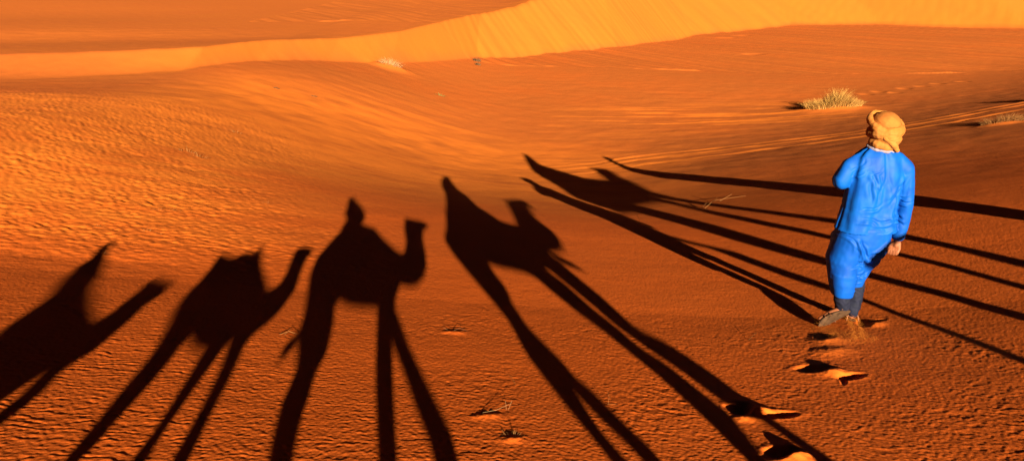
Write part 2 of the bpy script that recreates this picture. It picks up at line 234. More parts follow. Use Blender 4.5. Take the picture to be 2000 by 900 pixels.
def relief(x, y, d):
    D = np.hypot(x, y)
    z = np.zeros_like(x)
    right = sm(-2.2, .2, x + .12 * (D - 4))                     # lumpy, pitted crust on the right, ripples on the left
    fadeN = 1 - sm(9, 16, D)
    i = np.nonzero(fadeN > 0)[0]; X, Y = x[i], y[i]
    wx = X + .03 * noise(X * 9, Y * 9, 11); wy = Y + .03 * noise(X * 9, Y * 9, 12)
    lump = .55 - np.abs(noise(wx / .085, wy / .080, 1)) * 1.1 - .38 * np.abs(noise(wx / .036, wy / .040, 2))
    patch = np.clip(.62 + .9 * noise(X / .6, Y / .8, 3), .15, 1.3)
    ph = Y * 1.0 + .05 * noise(X / .20, Y / .15, 5) + .02 * noise(X / .07, Y / .05, 6) - .06 * X
    lam = .058
    rip = np.sin(2 * np.pi * ph / lam); rip = np.where(rip > 0, rip ** .7 if False else rip, rip)
    br = .35 + 1.0 * noise(X / .10, Y / .05, 8) + .4 * noise(X / .5, Y / .4, 9)
    midsm = .42 + .58 * (1 - sm(4.8, 7.5, Y + .2 * np.abs(X)))
    zz = (right[i] * .0078 * LUMP * lump * patch + (1 - right[i]) * .0024 * RIP * rip * np.clip(br, 0, 1.2) + (1 - right[i]) * .0011 * lump) * midsm
    zz += .0015 * noise(X / .021, Y / .025, 13)
    z[i] += zz * fadeN[i]
    z += .010 * fbm(x / .9, y / 1.1, 2, 20) * (.3 + .7 * sm(12, 25, D))
    # broken ripples on the pale shelf and the valley
    vm = sm(-1, -6, x + .25 * (y - 12)) * sm(5.5, 8, y) * (1 - sm(21, 25, y + .22 * x + 3.6))
    i = np.nonzero(vm > 0)[0]; X, Y = x[i], y[i]
    q_ = X + .15 * noise(X / .8, Y / .6, 38); r2 = (.7 * noise(q_ / .26, Y / .13, 31) - .7 * np.abs(noise(q_ / .16, Y / .12, 32))) * np.clip(.7 + 1.2 * noise(X / 1.6, Y / 1.1, 39), .1, 1.6) + .9 * noise(X / 2.6, Y / .9, 33) + .5 * noise(X / .9, Y / .45, 35)
    z[i] += vm[i] * (.0115 * r2 + .0115 * (noise(X / .09, Y / .06, 36) + .8 * np.abs(noise(X / .2, Y / .16, 37)))) * (.5 + .5 * sm(.0, .35, np.abs(noise(X / 3, Y / 3, 34)) + .1))
    far = sm(18, 26, y) * (1 - sm(48, 56, y))
    z += far * (.008 * noise(x / 3.2, y / .8, 41) * sm(0, 6, x) + .012 * fbm(x / 1.3, y / 1.5, 3, 42))
    t = tracks(x, y)
    for o, wd in ((-.9, .16), (.55, .16), (1.5, .14)):
        tk = sm(-2, 5, x) * (.6 + .7 * noise(x / 1.7, y / 3, 56)); z += tk * (-.03 * np.exp(-((t - o) / wd) ** 2) + .02 * np.exp(-((t - o - .3) / .13) ** 2))
    for (cx, cy, a, b, dp, an) in PRINTS:
        i = near_idx(x, y, cx, cy, .5 + 3 * a); X, Y = x[i], y[i]
        e = ell(X + .010 * noise(X * 18, Y * 18, 51), Y + .010 * noise(X * 18, Y * 18, 52), cx, cy, a, b, an)
        dp = dp * .85; z[i] += -dp * np.exp(-e ** 3) + dp * .10 * np.exp(-((e - 1.5) / .4) ** 2) * (1 + .5 * noise(X * 30, Y * 30, 53))
    for (cx, cy, a, b, dp, an) in MOUNDS:
        i = near_idx(x, y, cx, cy, 3 * a + .3); X, Y = x[i], y[i]
        e = ell(X + .1 * a * noise(X * 3 / a, Y * 3 / a, 54), Y, cx, cy, a, b, an)
        z[i] += dp * np.exp(-e ** 2 * 1.3) * (1 + .12 * noise(X * 3 / a, Y * 3 / a, 55))
    # wind streaks running down the big dune face
    i = np.nonzero((y > 60) & (y < 150) & (x > -20))[0]; X, Y = x[i], y[i]
    z[i] += .05 * noise((X + .55 * Y) / .9, (Y - .55 * X) / 9, 61) + .12 * noise((X + .55 * Y) / 4, Y / 22, 62)
    return z
def tone(x, y, z):
    """two colour masks, partly offsetting how the sun strikes the ground. first: 0 red compact ground, .4 brown-orange flat, 1 golden dune sand; second: loose pale sand, plus lightening painted in for sun brightness"""
    ty = np.interp(x, TOE_X, TOE_Y); t = (y - ty) * .93
    H = np.interp(x, CRH_X, CRH_H); wd = np.maximum(H, .6) / np.interp(x, [-18, -9], [.17, .40])
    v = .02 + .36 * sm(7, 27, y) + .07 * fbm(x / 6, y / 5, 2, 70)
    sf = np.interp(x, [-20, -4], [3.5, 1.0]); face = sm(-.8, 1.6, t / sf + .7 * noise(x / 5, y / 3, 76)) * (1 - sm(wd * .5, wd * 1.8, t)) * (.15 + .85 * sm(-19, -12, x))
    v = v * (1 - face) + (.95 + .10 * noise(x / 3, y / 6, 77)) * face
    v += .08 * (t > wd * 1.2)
    p = .95 * sm(-2.0, -5.5, x + .25 * (y - 12) + .9 * noise(x / 1.6, y / 1.2, 71)) * sm(6, 9, y) * (1 - sm(20, 23, y + .22 * x + 3.6 + .8 * noise(x / 4, y / 2, 72)))  # pale shelf sand, its lighter colour also standing in for sun brightness
    p *= .8 + .5 * noise(x / 1.1, y / .45, 78)
    p = np.maximum(p, sm(-13, -9, x) * sm(8, 0, x) * sm(11, 17, y) * (1 - sm(27, 36, y)) * np.clip(.85 + .5 * noise(x / 2.2, y / 1.6, 79) + .4 * noise(x / .8, y / .6, 80), 0, 1))  # band lightened in colour to cancel shade on the falling slope
    st = noise(x / 9, y / .8, 73) + .6 * noise(x / 3, y / .35, 74)
    reg = np.exp(-((y - 38.5 - .10 * (x - 7)) / 4.0) ** 2) * sm(0, 7, x) * (1 - sm(15, 19, x)) \
        + .35 * np.exp(-((y - 33) / 5) ** 2) * sm(1, -3, x) * sm(-10, -6, x) + .9 * np.exp(-((tracks(x, y) - .5) / 2.6) ** 2) * sm(9, 3, x) * sm(-9, -3, x)
    p = p + 1.1 * np.clip(reg, 0, 1) * sm(-.15, .55, st)
    tr = tracks(x, y)
    for o, wdt in ((-.9, .22), (.55, .25), (1.5, .20)):
        p += 1.0 * np.exp(-((tr - o) / wdt) ** 2) * np.clip(.85 + .7 * noise(x / 1.4, y / 1.2, 75), 0, 1.3) * sm(-1, 6, x) * (1 - .75 * sm(16, 22, x))
    for (cx, cy, a, b, dp, an) in MOUNDS[:7]:
        i = near_idx(x, y, cx, cy, .6); p[i] += .25 * np.exp(-ell(x[i], y[i], cx, cy, a, b, an) ** 2)
    for (cx, cy, a, b, dp, an) in MOUNDS[7:10]:
        i = near_idx(x, y, cx, cy, 4); p[i] += .5 * np.exp(-ell(x[i], y[i], cx, cy, a, b, an) ** 2)
    return np.clip(v, 0, 1), np.clip(p, 0, 1)
def gz(x, y, r=False):
    X = np.atleast_1d(np.array(x, float)); Y = np.atleast_1d(np.array(y, float))
    z = macro(X, Y)
    if r: z = z + relief(X, Y, 0)
    return float(z[0]) if np.ndim(x) == 0 else z

# ---------------------------------------------------------------- the ground: one sheet to the horizon, finest where it is nearest
def build_ground():
    half = R(39.5); NC = 1250
    az = list(np.linspace(-half, half, NC)) + list(np.linspace(half, 2 * math.pi - half, 90))[1:-1]
    D = [.25, .5, .8, 1.1, 1.4, 1.7, 2.0, 2.2, 2.35]; d = 2.4
    while d < 900:
        D.append(d)
        if d < 2.5: s = .03
        else: s = min(.62 * d * d / 1500, .17 if d < 95 else .17 + (d - 95) * .02)
        d += s
    D.append(1500); D = np.array(D); az = np.array(az); n = len(az); m = len(D)
    A, DD = np.meshgrid(az, D)
    x = (np.sin(A) * DD).ravel(); y = (np.cos(A) * DD).ravel()
    z = macro(x, y) + relief(x, y, None)
    idx = np.arange(n * m).reshape(m, n); nx = np.roll(idx, -1, axis=1)
    q = np.stack([idx[:-1], nx[:-1], nx[1:], idx[1:]], axis=-1).reshape(-1, 4)[:, ::-1]
    V = np.stack([x, y, z], 1); c = len(V); V = np.vstack([V, [[0, 0, gz(0, 0)]]])
    me = bpy.data.meshes.new('ground')
    tri = np.stack([idx[0], nx[0], np.full(n, c)], 1)[:, ::-1]
    tot = len(q) * 4 + len(tri) * 3
    me.vertices.add(len(V)); me.vertices.foreach_set('co', V.astype(np.float32).ravel())
    me.loops.add(tot); me.polygons.add(len(q) + len(tri))
    me.loops.foreach_set('vertex_index', np.concatenate([q.ravel(), tri.ravel()]).astype(np.int32))
    ls = np.concatenate([np.arange(len(q)) * 4, len(q) * 4 + np.arange(len(tri)) * 3]).astype(np.int32)
    me.polygons.foreach_set('loop_start', ls)
    me.update(calc_edges=True); me.validate()
    me.polygons.foreach_set('use_smooth', [True] * len(me.polygons))
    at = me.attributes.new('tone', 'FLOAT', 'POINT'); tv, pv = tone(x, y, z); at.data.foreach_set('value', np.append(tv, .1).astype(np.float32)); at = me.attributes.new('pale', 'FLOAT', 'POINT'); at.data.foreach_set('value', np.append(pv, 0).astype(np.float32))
    o = bpy.data.objects.new('ground', me); COL.objects.link(o)
    tag(o, 'rippled orange desert sand rising to a bright yellow dune', None, None, 'structure')
    m, t, b = principled('desert_sand', (.5, .2, .03), .95, .08)
    N = t.nodes; L = t.links
    tc = N.new('ShaderNodeTexCoord'); a = N.new('ShaderNodeAttribute'); a.attribute_name = 'tone'
    nz = N.new('ShaderNodeTexNoise'); nz.inputs['Scale'].default_value = 1.3; nz.inputs['Detail'].default_value = 8; nz.inputs['Roughness'].default_value = .7
    L.new(tc.outputs['Object'], nz.inputs['Vector'])
    ma = N.new('ShaderNodeMath'); ma.operation = 'MULTIPLY_ADD'; ma.inputs[1].default_value = .22; ma.inputs[2].default_value = -.11
    L.new(nz.outputs[0], ma.inputs[0]); ad = N.new('ShaderNodeMath'); ad.operation = 'ADD'
    L.new(a.outputs['Fac'], ad.inputs[0]); L.new(ma.outputs[0], ad.inputs[1])
    g = N.new('ShaderNodeTexNoise'); g.inputs['Scale'].default_value = 95; g.inputs['Detail'].default_value = 4; g.inputs['Roughness'].default_value = .8
    L.new(tc.outputs['Object'], g.inputs['Vector'])
    mb = N.new('ShaderNodeMath'); mb.operation = 'MULTIPLY_ADD'; mb.inputs[1].default_value = .30; mb.inputs[2].default_value = -.15
    L.new(g.outputs[0], mb.inputs[0]); ad2 = N.new('ShaderNodeMath'); ad2.operation = 'ADD'; L.new(ad.outputs[0], ad2.inputs[0]); L.new(mb.outputs[0], ad2.inputs[1])
    cr = N.new('ShaderNodeValToRGB'); L.new(ad2.outputs[0], cr.inputs[0]); e = cr.color_ramp.elements
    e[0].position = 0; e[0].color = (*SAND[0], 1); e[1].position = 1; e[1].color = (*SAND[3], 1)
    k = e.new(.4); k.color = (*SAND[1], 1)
    a2 = N.new('ShaderNodeAttribute'); a2.attribute_name = 'pale'
    pm = N.new('ShaderNodeMath'); pm.operation = 'MULTIPLY_ADD'; pm.inputs[1].default_value = .5; pm.inputs[2].default_value = .75; L.new(nz.outputs[0], pm.inputs[0])
    pq = N.new('ShaderNodeMath'); pq.operation = 'MULTIPLY'; pq.use_clamp = True; L.new(a2.outputs['Fac'], pq.inputs[0]); L.new(pm.outputs[0], pq.inputs[1])
    mx = N.new('ShaderNodeMix'); mx.data_type = 'RGBA'; mx.inputs[7].default_value = (*SAND[2], 1); L.new(cr.outputs[0], mx.inputs[6]); L.new(pq.outputs[0], mx.inputs[0])
    L.new(mx.outputs[2], b.inputs['Base Color'])
    bp = N.new('ShaderNodeBump'); bp.inputs['Strength'].default_value = .5; bp.inputs['Distance'].default_value = .004
    L.new(g.outputs[0], bp.inputs['Height'])
    n3 = N.new('ShaderNodeTexNoise'); n3.inputs['Scale'].default_value = 5; n3.inputs['Detail'].default_value = 5; n3.inputs['Roughness'].default_value = .65
    L.new(tc.outputs['Object'], n3.inputs['Vector'])
    bp2 = N.new('ShaderNodeBump'); bp2.inputs['Strength'].default_value = .35; bp2.inputs['Distance'].default_value = .02
    L.new(n3.outputs[0], bp2.inputs['Height']); L.new(bp.outputs[0], bp2.inputs['Normal']); L.new(bp2.outputs[0], b.inputs['Normal'])
    me.materials.append(m)
    return o
build_ground()

# ---------------------------------------------------------------- the caravan: real animals and riders behind and beside the camera
SDV = np.array([AZ, 1.0]) / math.hypot(AZ, 1); UV = np.array([SDV[1], -SDV[0]])      # across the light: the caravan's heading
def outline(pts, y0):
    """closed side outline in metres (along heading, height); 'F' puts a foot under the two points it stands between"""
    out = []; P = [p for p in pts]
    n = len(P)
    for i, p in enumerate(P):
        if p in ('F', 'F0'):
            if p == 'F0': continue
            a = P[i - 1]; b = P[(i + 1) % n]
            xc = (a[0] + b[0]) / 2; sg = 1 if a[0] >= b[0] else -1
            wx, wy = np.array([0, y0]) + UV * (xc - y0 * UV[1])
            g = gz(wx, wy) - .01
            zt = min(a[1], b[1]); hw = min(abs(a[0] - b[0]) / 2, .07)
            ank = g + .14 if zt > g + .25 else (zt + g) / 2
            out += [(xc + sg * hw * .8, ank), (xc + sg * .055, g + .035), (xc + sg * .065, g), (xc - sg * .065, g), (xc - sg * .055, g + .035), (xc - sg * hw * .8, ank)]
        else: out.append(p)
    return out
def poly_area(p):
    return .5 * sum(p[i][0] * p[(i + 1) % len(p)][1] - p[(i + 1) % len(p)][0] * p[i][1] for i in range(len(p)))
def inside(px, py, poly):
    r = np.zeros(len(px), bool); n = len(poly)
    for i in range(n):
        x1, y1 = poly[i]; x2, y2 = poly[(i + 1) % n]
        c = ((y1 > py) != (y2 > py)); 
        with np.errstate(divide='ignore', invalid='ignore'):
            xx = (x2 - x1) * (py - y1) / (y2 - y1 + 1e-12) + x1
        r ^= c & (px < xx)
    return r
def figure(name, pts, y0, mat, parent=None, step=.035, thick=.5, power=.6, grow=.012):
    poly = outline(pts, y0)
    # resample
    res = []
    for i in range(len(poly)):
        a = np.array(poly[i]); b = np.array(poly[(i + 1) % len(poly)]); k = max(1, int(np.linalg.norm(b - a) / step))
        for j in range(k): res.append(tuple(a + (b - a) * j / k))
    if poly_area(res) < 0: res = res[::-1]
    if grow:
        Q = np.array(res); tg = np.roll(Q, -1, 0) - np.roll(Q, 1, 0); tg /= np.linalg.norm(tg, axis=1)[:, None] + 1e-9
        res = [tuple(v) for v in Q + np.stack([tg[:, 1], -tg[:, 0]], 1) * grow]
    A = np.array(res); lo, hi = A.min(0), A.max(0)
    gx, gy = np.meshgrid(np.arange(lo[0], hi[0], step), np.arange(lo[1], hi[1], step)); gx[::2] += step / 2
    gx = gx.ravel(); gy = gy.ravel(); ins = inside(gx, gy, res); gx = gx[ins]; gy = gy[ins]
    def dist(px, py):
        d = np.full(len(px), 9.)
        for i in range(len(res)):
            a = A[i]; b = A[(i + 1) % len(A)]; ab = b - a; L2 = ab @ ab + 1e-12
            t = np.clip(((px - a[0]) * ab[0] + (py - a[1]) * ab[1]) / L2, 0, 1)
            d = np.minimum(d, np.hypot(px - a[0] - t * ab[0], py - a[1] - t * ab[1]))
        return d
    d = dist(gx, gy); k = d > step * .45; gx, gy = gx[k], gy[k]
    vs = [Vector(v) for v in res] + [Vector((a, b)) for a, b in zip(gx, gy)]
    nb = len(res)
    r = geometry.delaunay_2d_cdt(vs, [(i, (i + 1) % nb) for i in range(nb)], [], 1, 1e-5)
    P2 = np.array([v[:] for v in r[0]]); tris = [list(f) for f in r[2]]
    cc = np.array([P2[f].mean(0) for f in tris]); kp = inside(cc[:, 0], cc[:, 1], res); tris = [f for f, q_ in zip(tris, kp) if q_]
    d2 = dist(P2[:, 0], P2[:, 1]); onb = d2 < 1e-4
    wdt = thick * np.power(np.maximum(d2, 0), power); wdt[onb] = 0
    n = len(P2); back = {}
    V = []; 
    def place(s, z, off):
        p = np.array([0, y0]) + UV * (s - y0 * UV[1]) + SDV * off
        return (p[0], p[1], z)
    off0 = np.zeros(n)
    for i in range(n): V.append(place(P2[i, 0], P2[i, 1], wdt[i]))
    for i in range(n):
        if onb[i]: back[i] = i
        else: back[i] = len(V); V.append(place(P2[i, 0], P2[i, 1], -wdt[i]))
    Fc = [list(f) for f in tris] + [[back[i] for i in f][::-1] for f in tris]
    V = np.array(V)
    o = mesh_obj(name, V, Fc, mat, None)
    if parent:
        o.parent = parent; o.matrix_parent_inverse = Matrix.Translation(-Vector(parent.location))
    return o
def base(key):
    y0, pts = TR[key]; q = np.array([p for p in pts if not isinstance(p, str)]); s = q[:, 0].mean()
    p = np.array([0, y0]) + UV * (s - y0 * UV[1]); return (p[0], p[1], gz(p[0], p[1]))
CAR = 'camels of the caravan walking beside the camera'
for key, lab, extra in (
    ('camel1', 'camel out of frame casting the leftmost shadow, cut by the left edge', ()),
    ('camel2', 'camel out of frame casting the second shadow from the left, with empty saddle', (('saddle', 'saddle2', M_RUG),)),
    ('camel3', 'camel out of frame casting the upright camel shadow in the centre, head held high', (('tail', 'tail3', M_CAMEL),)),
    ('camel4', 'camel out of frame casting the leaning shadow right of centre, with loose rein', (('rein', 'rope4', M_RUG),)),
    ('camel5', 'camel out of frame casting the far stretched shadow whose legs pass the walking man', ())):
    e = empty('camel', base(key), lab, 'camel', CAR)
    figure('body', TR[key][1], TR[key][0], M_CAMEL, e, step=.03, grow={'camel1': .004, 'camel2': .004, 'camel3': .007, 'camel4': .010, 'camel5': .006}[key])
    for nm, k2, mt in extra: figure(nm, TR[k2][1], TR[k2][0], mt, e, step=.015, thick=.28, grow=.005)
for key, lab in (('rider1', 'rider out of frame on the leftmost camel, pointed hood in shadow'),
    ('rider3', 'rider out of frame on the central camel, round head and shoulders in shadow'),
    ('rider4', 'rider out of frame on the camel right of centre, tall cloaked shape in shadow'),
    ('rider5', 'rider out of frame on the far stretched camel shadow')):
    e = empty('person', base(key), lab, 'person', 'riders on the caravan camels')
    figure('robed_body', TR[key][1], TR[key][0], M_ROBE, e, step=.02, thick=.4, grow=.008)
e = empty('person', base('guide'), 'guide out of frame at right, walking ahead of the camels, single long thin shadow', 'person')
figure('robed_body', TR['guide'][1], TR['guide'][0], M_ROBE, e, step=.03, thick=.35)

# ---------------------------------------------------------------- the walking man
MX, MY = 2.83, 5.77; MZ = gz(MX, MY)
man = empty('person', (MX, MY, MZ), 'man in bright blue robe and yellow-orange turban walking away across the sand', 'person')
b = Blob()
# head and neck, face turned away from the camera
b.ball((.012, .03, 1.60), (.076, .098, .115)).ball((.012, .075, 1.555), (.055, .055, .055)).limb((.0, -.01, 1.38), (.008, .01, 1.53), .062, .055)
b.limb((.012, .125, 1.60), (.012, .145, 1.575), .012, .016).limb((-.01, .125, 1.535), (.034, .125, 1.535), .008, .008)
for s in (-1, 1):
    b.ball((.012 + s * .078, .02, 1.59), (.012, .022, .032)); b.ball((.012 + s * .032, .112, 1.612), (.014, .012, .009))
b.loft([(-.01, 0, .86, .14, .10), (-.01, 0, 1.1, .13, .10), (-.01, 0, 1.36, .15, .10), (0, 0, 1.44, .09, .07)])
b.chain([(.15, 0, 1.37), (.235, -.03, 1.08), (.240, .0, .78)], [.05, .04, .028])
b.chain([(-.17, 0, 1.37), (-.262, .0, 1.20), (-.09, .22, 1.27)], [.05, .042, .03])
b.chain([(-.09, 0, .88), (-.13, .03, .50), (-.125, .0, .16)], [.085, .06, .038])
b.chain([(.07, 0, .88), (.05, .11, .50), (.028, .12, .08)], [.085, .06, .038])
# right hand: palm, four curled fingers, thumb
def hand(b, o, X, Y, Z):
    o = np.array(o, float); X, Y, Z = (np.array(v, float) / np.linalg.norm(v) for v in (X, Y, Z))   # X across the palm to the thumb, Y out of the palm, Z towards the fingers
    P = lambda a, c, d: o + X * a + Y * c + Z * d
    b.limb(P(0, 0, -.02), P(0, 0, .02), .022, .026); 
    for k, l in ((-.030, .80), (-.011, .95), (.010, 1.0), (.030, .92)):
        b.limb(P(k * .6, 0, .01), P(k, 0, .060), .015, .013)
        b.chain([P(k, 0, .062), P(k * 1.02, .016, .062 + .034 * l), P(k, .044, .060 + .040 * l), P(k, .056, .045 + .024 * l)], [.0105, .0095, .0085, .0075])
    b.chain([P(.020, .0, .005), P(.046, .016, .030), P(.040, .036, .055), P(.024, .046, .070)], [.014, .0115, .010, .008])
hand(b, (.236, -.02, .715), (-.75, .65, .0), (-.65, -.75, .1), (-.12, .05, -1))
hand(b, (-.05, .26, 1.28), (.1, .1, 1), (.3, -1, .0), (1, .35, .05))
# feet
LH, LT = np.array((-.105, -.03, .125)), np.array((-.285, -.055, .035))
b.chain([(-.125, -.01, .19), LH + (0, .03, .02)], [.036, .034]); b.chain([LH + (0, .03, .0), (LH + LT) / 2 + (0, .03, .01), LT + (0, .025, .01)], [.034, .034, .026], (1, 1, .8))
b.chain([(.026, .115, .09), (.024, .105, .026)], [.036, .034]); b.chain([(.024, .095, .018), (.032, .20, .008), (.034, .28, -.008)], [.034, .034, .024], (1, 1, .7))
b.build('body', M_SKIN, man, .0055, 3)
def ridge(v, p=2.): return np.clip(1 - np.abs(v) * 2.6, 0, 1) ** p
def creases(x, z, L, seed):
    """cloth folds: each a rounded ridge with a sharp valley on one side, tapering out at both ends, slightly bent"""
    g = np.random.default_rng(seed); f = np.zeros_like(x)
    for (x0, z0, x1, z1, wd, am) in L:
        for r in range(1):
            dx, dz = x1 - x0, z1 - z0; LL = math.hypot(dx, dz); ux, uz = dx / LL, dz / LL
            s_ = (x - x0) * ux + (z - z0) * uz; d = -(x - x0) * uz + (z - z0) * ux
            d = d + g.normal() * .012 * np.sin(s_ / LL * 3.1) + .006 * np.sin(s_ * 30 + g.uniform(0, 6))
            tp = sm(-.12, .25, s_ / LL) * sm(1.12, .6, s_ / LL)
            f += am * tp * (np.exp(-(d / wd) ** 2) - .9 * np.exp(-((d - 1.5 * wd) / (.6 * wd)) ** 2))
    return f
_g = np.random.default_rng(21)
def fan(cx, cz, n, a0, a1, r0, r1, wd, am, jit=.03):
    out = []
    for k in range(n):
        a = a0 + (a1 - a0) * (k + .5 * _g.random()) / n; rr = _g.uniform(r0, r1); s0 = _g.uniform(.02, .07)
        x0 = cx + s0 * math.cos(a) + _g.normal() * jit; z0 = cz + s0 * math.sin(a) + _g.normal() * jit
        out.append((x0, z0, x0 + rr * math.cos(a + _g.normal() * .12), z0 + rr * math.sin(a), wd * _g.uniform(.7, 1.4), am * _g.uniform(.6, 1.3)))
    return out
CT = fan(.15, 1.32, 4, R(225), R(266), .14, .30, .015, .0065, .015) + fan(-.16, 1.32, 4, R(274), R(312), .14, .30, .015, .0065, .015) \
    + fan(-.05, 1.36, 2, R(262), R(278), .25, .4, .016, .005, .02) + fan(.06, 1.20, 2, R(262), R(275), .2, .3, .015, .006, .02) + fan(.19, .93, 5, R(158), R(215), .14, .30, .013, .007, .03) \
    + fan(-.20, .95, 4, R(-30), R(35), .10, .24, .013, .006, .03) \
    + fan(.28, 1.08, 4, R(160), R(205), .05, .09, .009, .005, .04) + fan(.27, .88, 4, R(160), R(205), .05, .09, .009, .005, .05) \
    + fan(-.25, 1.22, 4, R(20), R(80), .08, .14, .010, .006, .03)
def folds(co, no):
    x, y, z = co.T; a = np.arctan2(y, x + .02)
    f = noise(a * 1.9 + .5 * noise(z * 3, a, 91), z * .8, 90) * .022
    f += 1.25 * creases(x + .3 * y, z, CT, 5)
    f -= .004 * np.exp(-((x + .005 + .01 * np.sin(z * 9)) / .007) ** 2) * sm(1.15, 1.4, z) * (y < 0)
    f += .0018 * noise(x * 26, z * 20, 97)
    return f * sm(.80, .86, z + .0)
t = Blob()
t.loft([(-.026, 0, .822, .236, .172), (-.025, 0, .85, .226, .165), (-.022, 0, 1.0, .200, .150), (-.018, 0, 1.15, .198, .145), (-.014, 0, 1.28, .196, .140), (-.016, 0, 1.36, .192, .122), (-.012, 0, 1.415, .168, .108), (-.010, 0, 1.455, .125, .088), (-.005, 0, 1.478, .095, .075)])
t.chain([(.125, 0, 1.365), (.195, -.005, 1.31), (.225, -.02, 1.18), (.245, -.025, 1.05), (.254, -.01, .90), (.240, -.01, .768)], [.075, .074, .066, .062, .056, .050], (1, 1.15, 1))
t.chain([(-.135, 0, 1.365), (-.205, .01, 1.32), (-.262, .01, 1.22)], [.075, .078, .070]); t.chain([(-.262, .01, 1.21), (-.20, .10, 1.23), (-.11, .20, 1.26)], [.068, .062, .052])
t.build('tunic', M_BLUE, man, .006, 6, folds)
cuffs = Blob(); cuffs.limb((.240, -.01, .750), (.240, -.01, .744), .045, .045, (1, 1.1, .35)); cuffs.build('cuff', M_WHITE, man, .006, 3)
def folds2(co, no):
    x, y, z = co.T
    f = .016 * noise(x * 4 + y * 2, z * 1.5, 97) + 1.2 * creases(x + .3 * y, z, CG, 8)
    f += .0016 * noise(x * 26, z * 20, 100)
    return f
CG = fan(-.16, .46, 9, R(-25), R(35), .08, .16, .008, .0065, .05) + fan(-.15, .36, 8, R(-20), R(25), .07, .12, .007, .005, .03) + fan(.10, .80, 6, R(215), R(262), .18, .36, .012, .0085, .03) \
    + fan(-.20, .78, 5, R(275), R(320), .12, .30, .012, .0075, .04) + fan(-.03, .52, 5, R(60), R(120), .08, .2, .010, .007, .03) + fan(.06, .46, 4, R(200), R(250), .08, .16, .009, .006, .02)
g = Blob()
g.loft([(-.055, .01, .60, .185, .145), (-.040, 0, .72, .205, .155), (-.026, 0, .85, .216, .158), (-.024, 0, .90, .19, .12)])
g.chain([(-.13, 0, .74), (-.175, .01, .56), (-.165, -.01, .44)], [.120, .116, .104], (1, 1.3, 1)); g.loft([(-.144, -.02, .262, .078, .100), (-.150, -.018, .32, .088, .115), (-.158, -.014, .38, .096, .125), (-.165, -.01, .46, .104, .135)])
g.chain([(.065, .02, .74), (.050, .06, .58), (.028, .10, .47)], [.125, .112, .096], (1, 1.3, 1)); g.loft([(.004, .105, .295, .068, .09), (.010, .105, .35, .076, .10), (.020, .102, .41, .086, .112), (.028, .10, .48, .096, .125)])
g.ball((-.06, .05, .50), (.12, .12, .14))
g.build('baggy_trousers', M_BLUE2, man, .006, 6, folds2)
def folds3(co, no):
    x, y, z = co.T
    return .006 * (1 - 2 * np.abs(noise(x * 14 + y * 9, z * 18 + x * 7, 101))) + .003 * noise(x * 40, z * 40, 102)
for pts, rs in (([(-.135, .0, .32), (-.125, .0, .21), (-.112, .005, .145)], [.062, .060, .052]), ([(.02, .12, .42), (.035, .13, .28), (.030, .12, .16), (.022, .105, .06)], [.055, .066, .062, .056])):
    q = Blob(); q.chain(pts, rs, (1, 1.1, 1)); q.build('trouser_leg', M_NAVY, man, .006, 4, folds3)
c = Blob()
for k in range(16):
    a0, a1 = 2 * math.pi * k / 16, 2 * math.pi * (k + 1) / 16
    f = lambda a: (.002 + .108 * math.cos(a), .0 + .088 * math.sin(a), 1.472 - .012 * math.cos(a) + .010 * math.sin(a))
    c.limb(f(a0), f(a1), .008, .008, (1, 1, 1.6))
c.build('collar', M_WHITE, man, .006, 3, lambda co, no: .003 * noise(co[:, 0] * 50, co[:, 1] * 50 + co[:, 2] * 30, 103))
# turban: crown cloth, rolls wound round it, scarf at the neck
u = Blob(); u.ball((.012, .02, 1.652), (.106, .122, .098))
def wind(bl, c, ra, rb, tilt, roll, r, a0=0, a1=2 * math.pi, dz=0, n=26, flat=(1, 1, 1)):
    Mx = np.array((Matrix.Rotation(tilt, 3, 'X') @ Matrix.Rotation(roll, 3, 'Y')))
    P = []
    for k in range(n + 1):
        a = a0 + (a1 - a0) * k / n; P.append(np.array(c) + Mx @ np.array((ra * math.cos(a), rb * math.sin(a), dz * (k / n - .5))))
    for k in range(n): bl.limb(P[k], P[k + 1], r * (1 + .12 * math.sin(k * 1.7)), r * (1 + .12 * math.sin((k + 1) * 1.7)), flat)
pl = lambda co, no: .0030 * ridge(noise(co[:, 0] * 9 + co[:, 2] * 16, co[:, 2] * 34 + co[:, 1] * 8 - co[:, 0] * 14, 104), 1) + .001 * noise(co[:, 0] * 60, co[:, 2] * 60, 105)
tb = empty('turban', (0, 0, 0), None, None); tb.parent = man
u.build('crown_cloth', M_CROWN, tb, .006, 4, lambda co, no: .003 * ridge(noise(co[:, 0] * 6 + co[:, 1] * 9, co[:, 2] * 22 + co[:, 0] * 16, 107), 1.3) + .001 * noise(co[:, 0] * 40, co[:, 2] * 40, 108))
r1 = Blob()
wind(r1, (.016, .02, 1.655), .122, .130, R(24), R(8), .021, flat=(1, 1, 1.5))      # raised rim round the crown
wind(r1, (.012, .015, 1.605), .104, .116, R(-4), R(-8), .026, flat=(1, 1, 1.4))
wind(r1, (.012, .010, 1.590), .106, .116, R(10), R(30), .021, flat=(1, 1, 1.4))    # band slanting down to the nape
wind(r1, (.014, .006, 1.570), .098, .106, R(0), R(14), .024, flat=(1, 1, 1.3))
r1.build('wound_cloth', M_TURB, tb, .0055, 4, pl)
r2 = Blob(); wind(r2, (.004, .0, 1.505), .078, .074, R(4), R(10), .026, flat=(1, 1, 1.3)); wind(r2, (.008, -.004, 1.538), .084, .084, R(-3), R(24), .020, flat=(1, 1, 1.4))
r2.chain([(-.03, -.100, 1.575), (.040, -.105, 1.52), (.080, -.088, 1.475)], [.018, .024, .016]); r2.build('neck_scarf', M_TURB, tb, .0055, 4, pl)
